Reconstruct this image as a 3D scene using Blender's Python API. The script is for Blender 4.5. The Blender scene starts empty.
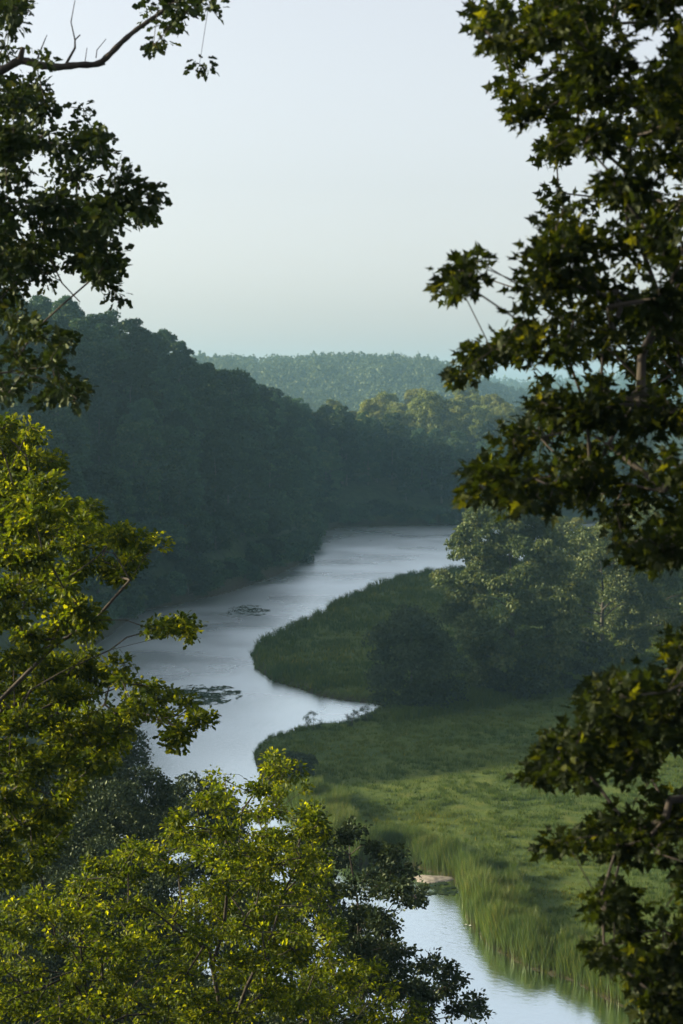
import bpy, math
import numpy as np
from mathutils import Vector

S = bpy.context.scene
COL = S.collection
PI = math.pi
rng = np.random.default_rng(11)

# ------------------------------------------------------------------ camera
H, FPX, PITCH = 32.0, 1900.0, math.atan(112 / 1900)
cam = bpy.data.cameras.new('camera'); camo = bpy.data.objects.new('camera', cam); COL.objects.link(camo)
camo.location = (0, 0, H); camo.rotation_euler = (PI / 2 - PITCH, 0, 0)
cam.sensor_fit = 'VERTICAL'; cam.sensor_height = 36; cam.lens = 36 * FPX / 1024
cam.clip_start = 0.3; cam.clip_end = 20000
cam.dof.use_dof = True; cam.dof.focus_distance = 34; cam.dof.aperture_fstop = 2.8
S.camera = camo
S.render.resolution_x, S.render.resolution_y = 683, 1024

# ------------------------------------------------------------------ sky, sun, exposure
SUN_EL, SUN_AZ = math.radians(19), math.radians(-84)          # azimuth from +Y towards +X
W = bpy.data.worlds.new('World'); S.world = W; W.use_nodes = True
nt = W.node_tree; bg = nt.nodes['Background']
sky = nt.nodes.new('ShaderNodeTexSky'); sky.sky_type = 'NISHITA'; sky.sun_disc = False
sky.sun_elevation = SUN_EL; sky.sun_rotation = SUN_AZ
sky.air_density = 1.0; sky.dust_density = 2.5; sky.ozone_density = 1.0; sky.altitude = 50
hs = nt.nodes.new('ShaderNodeHueSaturation'); hs.inputs['Saturation'].default_value = 0.33
nt.links.new(sky.outputs[0], hs.inputs['Color']); tn = nt.nodes.new('ShaderNodeMix'); tn.data_type = 'RGBA'; tn.blend_type = 'MULTIPLY'; tn.inputs['Factor'].default_value = 1; tn.inputs[7].default_value = (1.0, .985, 1.0, 1)
nt.links.new(hs.outputs[0], tn.inputs[6]); nt.links.new(tn.outputs[2], bg.inputs[0])
bg.inputs[1].default_value = 0.10
sl = bpy.data.lights.new('sun', 'SUN'); sl.energy = 5.0; sl.angle = math.radians(0.6); sl.color = (1, 0.83, 0.52)
slo = bpy.data.objects.new('sun', sl); COL.objects.link(slo)
sdir = Vector((math.sin(SUN_AZ) * math.cos(SUN_EL), math.cos(SUN_AZ) * math.cos(SUN_EL), math.sin(SUN_EL)))
slo.rotation_euler = sdir.to_track_quat('Z', 'Y').to_euler()
S.view_settings.view_transform = 'Standard'; S.view_settings.look = 'None'
S.view_settings.gamma = 1; S.view_settings.exposure = 1.33; S.view_settings.use_curve_mapping = False
S.render.engine = 'CYCLES'
S.cycles.use_denoising = True
S.cycles.max_bounces = 6; S.cycles.diffuse_bounces = 2; S.cycles.glossy_bounces = 2
S.cycles.transmission_bounces = 3; S.cycles.volume_bounces = 1; S.cycles.transparent_max_bounces = 4
S.cycles.sample_clamp_indirect = 3

# ------------------------------------------------------------------ projection helpers
def ray(px, py):
    c, s = math.cos(PITCH), math.sin(PITCH)
    a, b = px - 341.5, 512 - py
    return np.array([a, b * s + FPX * c, b * c - FPX * s])
def at(px, py, Y):                      # point of that view ray at distance Y
    d = ray(px, py); return np.array([0, 0, H]) + d * (Y / d[1])
def ground(px, py, z=0.0):
    d = ray(px, py); return np.array([0, 0, H]) + d * ((z - H) / d[2])
def g2(px, py): return tuple(ground(px, py)[:2])

# ------------------------------------------------------------------ river banks in world metres
RB = [(300, 8), (110, 62), (60, 84)] + [g2(*p) for p in [(648, 1019), (603, 1000), (569, 981), (524, 968), (485, 946), (463, 918),
     (456, 890), (450, 879), (425, 871), (395, 862), (352, 866), (322, 856), (296, 825), (272, 798), (256, 774), (250, 752), (262, 743), (280, 738),
     (301, 731), (322, 728), (341, 727), (368, 716), (384, 708), (372, 704), (341, 701), (315, 696), (297, 689), (271, 682), (254, 669), (250, 656),
     (258, 645), (275, 637), (290, 630), (306, 622), (321, 615), (336, 604), (352, 598), (375, 595), (366, 591), (385, 585), (407, 578), (446, 574), (520, 566), (600, 556), (700, 549)]] + [(170, 415), (400, 410)]
LB = [(400, -30), (110, 42), (50, 62)] + [g2(*p) for p in [(520, 1120), (380, 1110), (260, 1060), (215, 990), (170, 900), (110, 820), (80, 760), (70, 700), (90, 650),
     (140, 612), (190, 602), (230, 592), (270, 578), (298, 565), (312, 553), (317, 541), (322, 531), (345, 527), (400, 526), (460, 525), (560, 524), (700, 524)]] + [(170, 486), (400, 500)]
CR = [(400, -170, 31), (120, -60, 31), (30, -14, 31), (0, -1, 30.3), (-22, 22, 29.5), (-50, 70, 25), (-76, 120, 20), (-88, 148, 24), (-97, 180, 44), (-108, 215, 52), (-104, 270, 42), (-82, 320, 38),  # unseen stretch of crest shaped to shade the meadow up to a lit patch
      (-61, 352, 37)]
for px, py, Y, th in [(100, 310, 385, 20), (135, 325, 408, 22), (190, 352, 435, 22), (240, 366, 470, 18), (290, 388, 505, 18), (330, 404, 535, 18)]:
    p = at(px, py, Y); CR.append((p[0], p[1], p[2] - th))
CR += [(16, 590, 10), (40, 640, 11), (80, 655, 9), (140, 660, 8), (400, 680, 20)]
RB, LB, CR = np.array(RB), np.array(LB), np.array(CR)

def pdist(P, poly):
    """distance to a polyline and the third column of the polyline at the nearest point"""
    best = np.full(len(P), 1e18); val = np.zeros(len(P))
    for i in range(len(poly) - 1):
        a, b = poly[i][:2], poly[i + 1][:2]; ab = b - a
        t = np.clip(((P - a) @ ab) / (ab @ ab), 0, 1)
        d = ((P - a - t[:, None] * ab) ** 2).sum(1)
        m = d < best; best[m] = d[m]
        if poly.shape[1] > 2: val[m] = (poly[i][2] + t * (poly[i + 1][2] - poly[i][2]))[m]
    return np.sqrt(best), val
def inside(P, poly):
    x, y = P[:, 0], P[:, 1]; r = np.zeros(len(P), bool); n = len(poly); j = n - 1
    for i in range(n):
        xi, yi = poly[i][0], poly[i][1]; xj, yj = poly[j][0], poly[j][1]
        if yi != yj:
            r ^= ((yi > y) != (yj > y)) & (x < (xj - xi) * (y - yi) / (yj - yi) + xi)
        j = i
    return r
B = 30000
LPOLY = np.vstack([LB, [(B, 500), (B, B), (-B, B), (-B, -B), (B, -B), (B, -30)]])
RPOLY = np.vstack([RB, [(B, 410), (B, 8)]])
CPOLY = np.vstack([CR[:, :2], [(B, 680), (B, B), (-B, B), (-B, -B), (B, -B), (B, -170)]])

def vnoise(x, y, s, seed=0):
    x = x / s; y = y / s; xi = np.floor(x).astype(np.int64); yi = np.floor(y).astype(np.int64); fx = x - xi; fy = y - yi
    fx = fx * fx * (3 - 2 * fx); fy = fy * fy * (3 - 2 * fy)
    def h(a, b):
        v = (a * 374761393 + b * 668265263 + seed * 974634777) & 0xffffffff
        v = ((v ^ (v >> 13)) * 1274126177) & 0xffffffff
        return ((v ^ (v >> 16)) & 0xffff) / 65535.0
    return (h(xi, yi) * (1 - fx) + h(xi + 1, yi) * fx) * (1 - fy) + (h(xi, yi + 1) * (1 - fx) + h(xi + 1, yi + 1) * fx) * fy
def sst(t): t = np.clip(t, 0, 1); return t * t * (3 - 2 * t)

def far_ridge(x, y):
    # first ridge crest about 1500 m away, second about 2500 m
    px = 341.5 + x / np.maximum(y, 1) * FPX
    top1 = np.interp(px, [-200, 230, 300, 370, 425, 450, 480, 530, 700], [344, 353, 354, 352, 354, 362, 378, 391, 398])
    z1 = H + (400 - top1) / FPX * 1500 - 9
    top2 = np.interp(px, [-200, 380, 450, 520, 600, 800], [374, 376, 377, 381, 376, 372])
    z2 = H + (400 - top2) / FPX * 2500 - 12
    g1 = sst((y - 1000) / 500) * (1 - 0.5 * sst((y - 1500) / 500)); g2_ = sst((y - 1900) / 600)
    return np.maximum(z1 * g1, z2 * g2_)

def height(x, y, full=False):
    x = np.atleast_1d(np.asarray(x, float)); y = np.atleast_1d(np.asarray(y, float)); P = np.stack([x, y], 1)
    dl, _ = pdist(P, LB); dr, _ = pdist(P, RB); dc, zc = pdist(P, CR)
    left = inside(P, LPOLY); east = inside(P, RPOLY); beyond = inside(P, CPOLY)
    n = vnoise(x, y, 18, 1) * 0.6 + vnoise(x, y, 5, 2) * 0.25
    bankz = lambda d: -0.25 + 0.95 * sst(d / 1.1)
    z = np.where(left | east, 0, -0.3 - 1.2 * sst(np.minimum(dl, dr) / 3))
    zm = bankz(dr) + (n - 0.4) * 0.5 * sst(dr / 6) + 22 * sst((x - 130) / 260) + 0.6 * sst((x - 10) / 60)
    z = np.where(east, zm, z)
    t = dl / (dl + dc + 1e-6)
    steep = np.sin(PI / 2 * t) ** 0.9; soft = t ** 1.35; gentle = sst(t)
    near = 1 - sst((y - 120) / 110); far = sst((y - 480) / 70) * sst((x + 40) / 50)
    prof = steep * (1 - near) + soft * near; prof = prof * (1 - far) + gentle * far
    zl = bankz(dl) + (zc - 0.7) * prof + (n - 0.4) * 2.2 * sst(dl / 20) * sst((y - 60) / 60)
    zb = zc - np.minimum(dc * 0.03, 12) + (n - .4) * 2 * sst(dc / 10)
    zl = np.where(beyond, zb, zl)
    zl = np.maximum(zl, np.where(y > 900, far_ridge(x, y) + (n - .4) * 6, -9))
    z = np.where(left, np.maximum(zl, 0.25 * sst(dl / 1.1) - 0.25), z)
    if full: return z, left, east, dl, dr
    return z
def hz(x, y): return float(height(x, y)[0])

# ------------------------------------------------------------------ mesh helpers
def mesh(name, V, faces, attr=None, smooth=False):
    """faces: list of (m,k) index arrays"""
    me = bpy.data.meshes.new(name); V = np.asarray(V, np.float32)
    me.vertices.add(len(V)); me.vertices.foreach_set('co', V.ravel())
    faces = [np.asarray(f, np.int32) for f in faces if len(f)]
    idx = np.concatenate([f.ravel() for f in faces]); tot = np.concatenate([np.full(len(f), f.shape[1], np.int32) for f in faces])
    me.loops.add(len(idx)); me.loops.foreach_set('vertex_index', idx)
    me.polygons.add(len(tot)); me.polygons.foreach_set('loop_start', np.concatenate([[0], np.cumsum(tot)[:-1]]).astype(np.int32))
    me.polygons.foreach_set('use_smooth', np.full(len(tot), smooth))
    me.update(calc_edges=True)
    for k, v in (attr or {}).items():
        a = me.attributes.new(k, 'FLOAT', 'POINT'); a.data.foreach_set('value', np.asarray(v, np.float32))
    me.validate()
    return me
def obj(name, me, mat, parent=None, loc=(0, 0, 0)):
    o = bpy.data.objects.new(name, me); COL.objects.link(o); o.location = loc
    if mat is not None and not me.materials: me.materials.append(mat)
    if parent is not None: o.parent = parent
    return o
def tag(o, label=None, cat=None, group=None, kind=None):
    for k, v in (('label', label), ('category', cat), ('group', group), ('kind', kind)):
        if v: o[k] = v
    return o
def thing(name, label, cat, loc, rz=0, group=None):
    o = bpy.data.objects.new(name, None); COL.objects.link(o); o.location = loc; o.rotation_euler = (0, 0, rz)
    o.empty_display_size = 0.5
    return tag(o, label, cat, group)
def nrm(v): return v / (np.linalg.norm(v, axis=-1, keepdims=True) + 1e-9)

# leaf outlines: (verts in leaf space x=width y=length z=fold, faces)
def leaf_rows(ws, fold=0.12, droop=0.1):
    n = len(ws); V = []; F = []
    for i, w in enumerate(ws):
        t = i / (n - 1); z = -droop * t * t
        V += [(-w, t, z + fold * w * 2), (0, t, z), (w, t, z + fold * w * 2)]
    for i in range(n - 1):
        a = 3 * i; F += [(a, a + 1, a + 4, a + 3), (a + 1, a + 2, a + 5, a + 4)]
    return np.array(V), np.array(F)
OAK = leaf_rows([0.03, 0.24, 0.17, 0.34, 0.22, 0.05])
SMALL = leaf_rows([0.04, 0.30, 0.26, 0.03])
WILLOW = leaf_rows([0.03, 0.11, 0.02])
def maple_leaf():
    V = [(0, .35, 0)]; ang = [-90, -62, -38, -10, 12, 30, 52, 72, 90]
    ang = [-80, -40, -20, 10, 30, 62, 90, 118, 150, 170, 200, 220, 260]
    rad = [.30, .42, .25, .62, .30, .36, .72, .36, .30, .62, .25, .42, .30]
    for a, r in zip(ang, rad):
        a = math.radians(a); V.append((r * math.cos(a), .35 + r * math.sin(a), -0.25 * r * r + .05 * math.sin(a * 5)))
    F = [(0, i, i + 1) for i in range(1, len(ang))] + [(0, len(ang), 1)]
    return np.array(V), np.array(F)
MAPLE = maple_leaf()
QUAD = (np.array([(-.5, 0, 0), (0, -.5, -.1), (.5, 0, 0), (0, .5, -.1)]), np.array([(0, 1, 2, 3)]))

def leaves(name, C, D, N, size, tmpl, var, r=rng):
    """leaves at C pointing along D with normal N; size array; var array (per-leaf tint)"""
    D = nrm(D); N = N - (N * D).sum(1, keepdims=True) * D; N = nrm(N); X = np.cross(D, N)
    tv, tf = tmpl; n = len(C); k = len(tv)
    V = C[:, None] + size[:, None, None] * (tv[None, :, 0:1] * X[:, None] + tv[None, :, 1:2] * D[:, None] + tv[None, :, 2:3] * N[:, None])
    F = (tf[None] + (np.arange(n) * k)[:, None, None]).reshape(-1, tf.shape[1])
    return mesh(name, V.reshape(-1, 3), [F], {'tint': np.repeat(var, k)})

def tubes(name, segs, sides=6):
    """segs: list of (pa, pb, ra, rb)"""
    A = np.array([s[0] for s in segs], float); Bp = np.array([s[1] for s in segs], float)
    ra = np.array([s[2] for s in segs]); rb = np.array([s[3] for s in segs])
    d = nrm(Bp - A); Bp = Bp + d * rb[:, None] * 0.3
    up = np.where(np.abs(d[:, 2:3]) > .9, [[1., 0, 0]], [[0, 0, 1.]])
    u = nrm(np.cross(d, up)); v = np.cross(d, u)
    a = np.arange(sides) / sides * 2 * PI
    ring = np.cos(a)[None, :, None] * u[:, None] + np.sin(a)[None, :, None] * v[:, None]
    V = np.concatenate([A[:, None] + ring * ra[:, None, None], Bp[:, None] + ring * rb[:, None, None]], 1)
    i = np.arange(sides); j = (i + 1) % sides
    F = np.stack([i, j, j + sides, i + sides], 1)
    F = (F[None] + (np.arange(len(segs)) * 2 * sides)[:, None, None]).reshape(-1, 4)
    return mesh(name, V.reshape(-1, 3), [F], smooth=True)

# ------------------------------------------------------------------ materials
def new_mat(name):
    m = bpy.data.materials.new(name); m.use_nodes = True; t = m.node_tree
    for n in list(t.nodes): t.nodes.remove(n)
    out = t.nodes.new('ShaderNodeOutputMaterial'); return m, t, out
def ramp(t, stops, src):
    r = t.nodes.new('ShaderNodeValToRGB'); e = r.color_ramp.elements
    while len(e) < len(stops): e.new(0.5)
    for el, (p, c) in zip(e, stops): el.position = p; el.color = (*c, 1)
    t.links.new(src, r.inputs[0]); return r.outputs[0]
def leaf_mat(name, stops, trans=0.4, tcol=1.7, gloss=0.05, rough=0.45, objvar=0.0, warm=(1.25, 1.0, 0.35)):
    m, t, out = new_mat(name)
    at_ = t.nodes.new('ShaderNodeAttribute'); at_.attribute_name = 'tint'
    c = ramp(t, stops, at_.outputs['Fac'])
    oi = t.nodes.new('ShaderNodeObjectInfo')
    hv = t.nodes.new('ShaderNodeHueSaturation')
    mr = t.nodes.new('ShaderNodeMapRange'); mr.inputs['To Min'].default_value = 1 - objvar; mr.inputs['To Max'].default_value = 1 + objvar
    t.links.new(oi.outputs['Random'], mr.inputs[0]); t.links.new(mr.outputs[0], hv.inputs['Value'])
    m2 = t.nodes.new('ShaderNodeMapRange'); m2.inputs['To Min'].default_value = 0.5 - 0.06 * objvar; m2.inputs['To Max'].default_value = 0.5 + 0.06 * objvar
    mm = t.nodes.new('ShaderNodeMath'); mm.operation = 'FRACT'; mx = t.nodes.new('ShaderNodeMath'); mx.operation = 'MULTIPLY'; mx.inputs[1].default_value = 7.31
    t.links.new(oi.outputs['Random'], mx.inputs[0]); t.links.new(mx.outputs[0], mm.inputs[0]); t.links.new(mm.outputs[0], m2.inputs[0]); t.links.new(m2.outputs[0], hv.inputs['Hue'])
    t.links.new(c, hv.inputs['Color'])
    d = t.nodes.new('ShaderNodeBsdfDiffuse'); tr = t.nodes.new('ShaderNodeBsdfTranslucent')
    t.links.new(hv.outputs[0], d.inputs[0])
    mu = t.nodes.new('ShaderNodeMix'); mu.data_type = 'RGBA'; mu.blend_type = 'MULTIPLY'; mu.inputs['Factor'].default_value = 1
    mu.inputs[7].default_value = (warm[0] * tcol, warm[1] * tcol, warm[2] * tcol, 1)
    t.links.new(hv.outputs[0], mu.inputs[6]); t.links.new(mu.outputs[2], tr.inputs[0])
    mi = t.nodes.new('ShaderNodeMixShader'); mi.inputs[0].default_value = trans
    t.links.new(d.outputs[0], mi.inputs[1]); t.links.new(tr.outputs[0], mi.inputs[2])
    g = t.nodes.new('ShaderNodeBsdfGlossy'); g.inputs['Roughness'].default_value = rough; g.inputs['Color'].default_value = (.6, .7, .5, 1)
    m3 = t.nodes.new('ShaderNodeMixShader'); m3.inputs[0].default_value = gloss
    t.links.new(mi.outputs[0], m3.inputs[1]); t.links.new(g.outputs[0], m3.inputs[2]); t.links.new(m3.outputs[0], out.inputs[0])
    return m
def bark_mat(name, c1, c2, scale=6):
    m, t, out = new_mat(name); b = t.nodes.new('ShaderNodeBsdfPrincipled'); b.inputs['Roughness'].default_value = 0.9
    tc = t.nodes.new('ShaderNodeTexCoord'); mp = t.nodes.new('ShaderNodeMapping'); mp.inputs['Scale'].default_value = (1, 1, .2)
    n = t.nodes.new('ShaderNodeTexNoise'); n.inputs['Scale'].default_value = scale; n.inputs['Detail'].default_value = 6
    t.links.new(tc.outputs['Object'], mp.inputs[0]); t.links.new(mp.outputs[0], n.inputs[0])
    t.links.new(ramp(t, [(.35, c1), (.65, c2)], n.outputs[0]), b.inputs['Base Color'])
    bp = t.nodes.new('ShaderNodeBump'); bp.inputs['Strength'].default_value = .6; bp.inputs['Distance'].default_value = .03
    t.links.new(n.outputs[0], bp.inputs['Height']); t.links.new(bp.outputs[0], b.inputs['Normal']); t.links.new(b.outputs[0], out.inputs[0])
    return m
M = {
 'oak_dark': leaf_mat('shaded_oak_leaf', [(0, (.006, .013, .005)), (.6, (.010, .020, .006)), (1, (.028, .036, .008))], .40, 2.0, .025),  # the oak's shade is put into a near-black leaf colour
 'oak_lit': leaf_mat('sunlit_oak_leaf', [(0, (.010, .020, .005)), (.5, (.030, .046, .006)), (1, (.16, .175, .012))], .52, 2.9, .015, warm=(1.10, 1.0, .15)),  # lit copy of the oak leaf, sunlight put into the brighter colour
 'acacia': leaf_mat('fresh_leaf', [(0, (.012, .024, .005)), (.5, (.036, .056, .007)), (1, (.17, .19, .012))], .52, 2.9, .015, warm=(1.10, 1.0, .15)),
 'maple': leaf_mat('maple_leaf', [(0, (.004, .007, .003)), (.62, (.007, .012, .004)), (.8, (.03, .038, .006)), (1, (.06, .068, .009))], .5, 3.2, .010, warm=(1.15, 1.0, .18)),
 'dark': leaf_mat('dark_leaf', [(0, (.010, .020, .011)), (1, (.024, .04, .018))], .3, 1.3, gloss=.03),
 'forest': leaf_mat('forest_leaf', [(0, (.012, .034, .020)), (.6, (.019, .046, .024)), (1, (.05, .078, .03))], .3, 1.4, .02, objvar=.5),
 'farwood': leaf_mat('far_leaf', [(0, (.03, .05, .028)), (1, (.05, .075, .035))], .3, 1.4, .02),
 'willow': leaf_mat('willow_leaf', [(0, (.030, .052, .022)), (.5, (.055, .080, .030)), (1, (.12, .135, .05))], .35, 1.6, .03, objvar=.1, warm=(1.1, 1, .6)),
 'pale': leaf_mat('far_sunlit_leaf', [(0, (.05, .075, .03)), (.6, (.12, .15, .045)), (1, (.19, .21, .06))], .35, 1.4, .02, objvar=.25, warm=(1.1, 1, .5)),  # sunlight on the far treetops put into a paler leaf colour
 'shrub': leaf_mat('shrub_leaf', [(0, (.016, .032, .020)), (1, (.04, .06, .03))], .25, 1.2, .02),
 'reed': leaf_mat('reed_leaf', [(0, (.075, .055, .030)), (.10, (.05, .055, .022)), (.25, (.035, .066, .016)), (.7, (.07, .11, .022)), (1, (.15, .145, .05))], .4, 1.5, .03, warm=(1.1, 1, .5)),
 'grass': leaf_mat('grass_blade', [(0, (.022, .052, .014)), (.7, (.072, .102, .015)), (1, (.17, .155, .030))], .45, 1.5, .02, warm=(1.1, 1, .4)),
 'bark': bark_mat('bark', (.016, .013, .010), (.045, .036, .028), 9),
 'bark_grey': bark_mat('grey_bark', (.03, .027, .022), (.075, .07, .055), 5),
}
def terrain_mat():
    m, t, out = new_mat('meadow_and_woodland_soil'); b = t.nodes.new('ShaderNodeBsdfPrincipled'); b.inputs['Roughness'].default_value = 1
    b.inputs['Specular IOR Level'].default_value = .1
    g = t.nodes.new('ShaderNodeNewGeometry')
    def noise(s, d=4):
        n = t.nodes.new('ShaderNodeTexNoise'); n.inputs['Scale'].default_value = s; n.inputs['Detail'].default_value = d
        t.links.new(g.outputs['Position'], n.inputs[0]); return n.outputs[0]
    big = noise(.05); mid = noise(.6, 5); fin = noise(4, 3)
    def mixf(a, b_, f, mode='MIX'):
        x = t.nodes.new('ShaderNodeMix'); x.data_type = 'RGBA'; x.blend_type = mode
        if isinstance(f, float): x.inputs['Factor'].default_value = f
        else: t.links.new(f, x.inputs['Factor'])
        t.links.new(a, x.inputs[6]); t.links.new(b_, x.inputs[7]); return x.outputs[2]
    ca = ramp(t, [(.3, (.026, .056, .014)), (.55, (.066, .096, .015)), (.75, (.12, .125, .024))], mid)
    cb = ramp(t, [(.35, (.036, .065, .018)), (.65, (.08, .105, .025))], big)
    gr = mixf(ca, cb, .5)
    fo = ramp(t, [(.3, (.014, .026, .013)), (.7, (.028, .045, .02))], mid)
    mud = ramp(t, [(.3, (.018, .018, .010)), (.7, (.04, .036, .022))], fin)
    at_ = t.nodes.new('ShaderNodeAttribute'); at_.attribute_name = 'wood'
    c = mixf(gr, fo, at_.outputs['Fac'])
    am = t.nodes.new('ShaderNodeAttribute'); am.attribute_name = 'mud'
    c = mixf(c, mud, am.outputs['Fac'])
    t.links.new(c, b.inputs['Base Color'])
    bp = t.nodes.new('ShaderNodeBump'); bp.inputs['Strength'].default_value = .7; bp.inputs['Distance'].default_value = .3
    t.links.new(mid, bp.inputs['Height']); t.links.new(bp.outputs[0], b.inputs['Normal'])
    t.links.new(b.outputs[0], out.inputs[0]); return m
def water_mat():
    m, t, out = new_mat('river_water'); b = t.nodes.new('ShaderNodeBsdfPrincipled')
    b.inputs['Base Color'].default_value = (.86, .97, 1.0, 1); b.inputs['Roughness'].default_value = .06; b.inputs['IOR'].default_value = 4; b.inputs['Metallic'].default_value = 1
    g = t.nodes.new('ShaderNodeNewGeometry'); mp = t.nodes.new('ShaderNodeMapping'); mp.inputs['Rotation'].default_value = (0, 0, .3); mp.inputs['Scale'].default_value = (1, 1.0, 1)
    t.links.new(g.outputs['Position'], mp.inputs[0])
    def noise(s, d, r=.5):
        n = t.nodes.new('ShaderNodeTexNoise'); n.inputs['Scale'].default_value = s; n.inputs['Detail'].default_value = d; n.inputs['Roughness'].default_value = r
        t.links.new(mp.outputs[0], n.inputs[0]); return n.outputs[0]
    sx = t.nodes.new('ShaderNodeSeparateXYZ'); t.links.new(g.outputs['Position'], sx.inputs[0])
    sh = t.nodes.new('ShaderNodeMapRange'); sh.inputs['From Min'].default_value = 125; sh.inputs['From Max'].default_value = 200; sh.inputs['To Min'].default_value = .35; sh.inputs['To Max'].default_value = 1
    t.links.new(sx.outputs['Y'], sh.inputs[0])                # open reach catches the wind, the sheltered reach by the reeds lies calmer
    rmul = t.nodes.new('ShaderNodeMath'); rmul.operation = 'MULTIPLY'; t.links.new(sh.outputs[0], rmul.inputs[0]); rm_in = rmul.inputs[1]; t.links.new(rmul.outputs[0], b.inputs['Roughness'])
    calm = ramp(t, [(.40, (.35, .35, .35)), (.62, (1, 1, 1))], noise(.035, 3))
    mu = t.nodes.new('ShaderNodeMath'); mu.operation = 'MULTIPLY'
    t.links.new(ramp(t, [(.35, (.25, .25, .25)), (.65, (.33, .33, .33))], noise(.05, 4)), rm_in)
    t.links.new(noise(2.2, 4, .6), mu.inputs[0]); t.links.new(calm, mu.inputs[1])
    bp = t.nodes.new('ShaderNodeBump'); bp.inputs['Strength'].default_value = 1; bp.inputs['Distance'].default_value = WAVE
    t.links.new(mu.outputs[0], bp.inputs['Height']); t.links.new(bp.outputs[0], b.inputs['Normal'])
    t.links.new(b.outputs[0], out.inputs[0]); return m
WAVE = 0.035
def flat_mat(name, c1, c2, scale=5, rough=.9):
    m, t, out = new_mat(name); b = t.nodes.new('ShaderNodeBsdfPrincipled'); b.inputs['Roughness'].default_value = rough
    g = t.nodes.new('ShaderNodeNewGeometry'); n = t.nodes.new('ShaderNodeTexNoise'); n.inputs['Scale'].default_value = scale
    t.links.new(g.outputs['Position'], n.inputs[0]); t.links.new(ramp(t, [(.35, c1), (.65, c2)], n.outputs[0]), b.inputs['Base Color']); t.links.new(b.outputs[0], out.inputs[0]); return m

# ------------------------------------------------------------------ terrain and water
def axis(lo, d0, d1, hi, step, grow):
    core = list(np.arange(d0, d1, step)); s = step; v = d0; left = []
    while v > lo: s *= grow; v -= s; left.append(v)
    s = step; v = core[-1]; right = []
    while v < hi: s *= grow; v += s; right.append(v)
    return np.array(left[::-1] + core + right)
xs = axis(-4200, -60, 70, 4200, .8, 1.06); ys = axis(-1500, 84, 500, 4300, .9, 1.035)
X, Y = np.meshgrid(xs, ys); x, y = X.ravel(), Y.ravel()
z, left_, east_, dl_, dr_ = height(x, y, True)
nx, ny = len(xs), len(ys); i = np.arange(nx * ny).reshape(ny, nx)
F = np.stack([i[:-1, :-1].ravel(), i[:-1, 1:].ravel(), i[1:, 1:].ravel(), i[1:, :-1].ravel()], 1)
wood = np.where(left_, sst(dl_ / 4), 0) * (1 - 0.0 * x) + np.where(east_, sst((x - 120) / 60), 0)
mud = np.where(east_, 1 - sst((dr_ - .5) / 1.0), np.where(left_, 1 - sst((dl_ - .5) / 1.5), 1))
tag(obj('ground', mesh('ground', np.stack([x, y, z], 1), [F], {'wood': wood, 'mud': mud}, True), terrain_mat()), kind='structure')
wm = mesh('water', [(-120, 30, 0), (-40, 30, 0), (60, 20, 0), (420, -60, 0), (420, 560, 0), (-30, 540, 0), (-120, 300, 0)], [np.array([[0, 1, 2, 3, 4, 5, 6]])])
tag(obj('river_water', wm, water_mat()), kind='structure')

# ------------------------------------------------------------------ haze
m, t, out = new_mat('valley_haze'); pv = t.nodes.new('ShaderNodeVolumePrincipled')
pv.inputs['Color'].default_value = (.40, .74, 1.0, 1); pv.inputs['Density'].default_value = 0.00015; pv.inputs['Anisotropy'].default_value = .25
t.links.new(pv.outputs[0], out.inputs['Volume'])
b0, b1 = np.array([-4600, -1900, -3.0]), np.array([4600, 4700, 112.0])
V = np.array([[(b0, b1)[a][0], (b0, b1)[b][1], (b0, b1)[c][2]] for a in (0, 1) for b in (0, 1) for c in (0, 1)])
tag(obj('haze', mesh('haze', V, [np.array([[0, 1, 3, 2], [4, 6, 7, 5], [0, 4, 5, 1], [2, 3, 7, 6], [0, 2, 6, 4], [1, 5, 7, 3]])]), m), 'thin blue haze filling the whole river valley', kind='stuff')

# ------------------------------------------------------------------ mid-distance trees (local coordinates, base at 0)
def crown_mesh(name, r, h, rx, base, nclump, per, ls, tmpl=QUAD, pear=.35, clump_r=.27, flat=.75):
    """clumps spread through an uneven crown; returns mesh, clump centres"""
    n = nclump; az = r.uniform(0, 2 * PI, n); t = (np.arange(n) + r.random(n)) / n
    lump = 1 + .18 * np.sin(3 * az + r.uniform(0, 6) + 4 * t) + .12 * np.sin(5 * az + r.uniform(0, 6) - 5 * t)
    prof = np.sqrt(np.clip(1 - np.abs((t - .40) / .62) ** (2.2 - pear), 0, 1)) * np.where(t < .4, .82 + .45 * t, 1) * (1 - pear * .45 * t)
    rad = rx * prof * lump * r.uniform(.45, 1, n) ** .45 * .88
    C = np.stack([np.cos(az) * rad, np.sin(az) * rad, base + (h - base - rx * clump_r * .5) * (t + .03)], 1)
    d = nrm(C * np.array([1, 1, 0]) + 1e-6)
    cr = rx * clump_r * r.uniform(.7, 1.25, n)
    k = (per * (cr / cr.mean()) ** 2).astype(int) + 3; ci = np.repeat(np.arange(n), k); m_ = len(ci)
    q = nrm(r.normal(size=(m_, 3))); q[:, 2] = np.where(q[:, 2] < -.3, -q[:, 2], q[:, 2])
    pos = C[ci] + q * (cr[ci] * r.uniform(.55, 1.08, m_))[:, None] * np.array([1, 1, flat])
    Nn = nrm(q + .8 * r.normal(size=(m_, 3)) + np.array([0, 0, .35])); D = nrm(r.normal(size=(m_, 3)) + np.array([0, 0, -.4]))
    var = np.clip(r.normal(.45, .17, m_) + (r.normal(0, .14, n))[ci], 0, 1)
    return leaves(name, pos, D, Nn, ls * r.uniform(.6, 1.35, m_), tmpl, var), C
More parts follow.
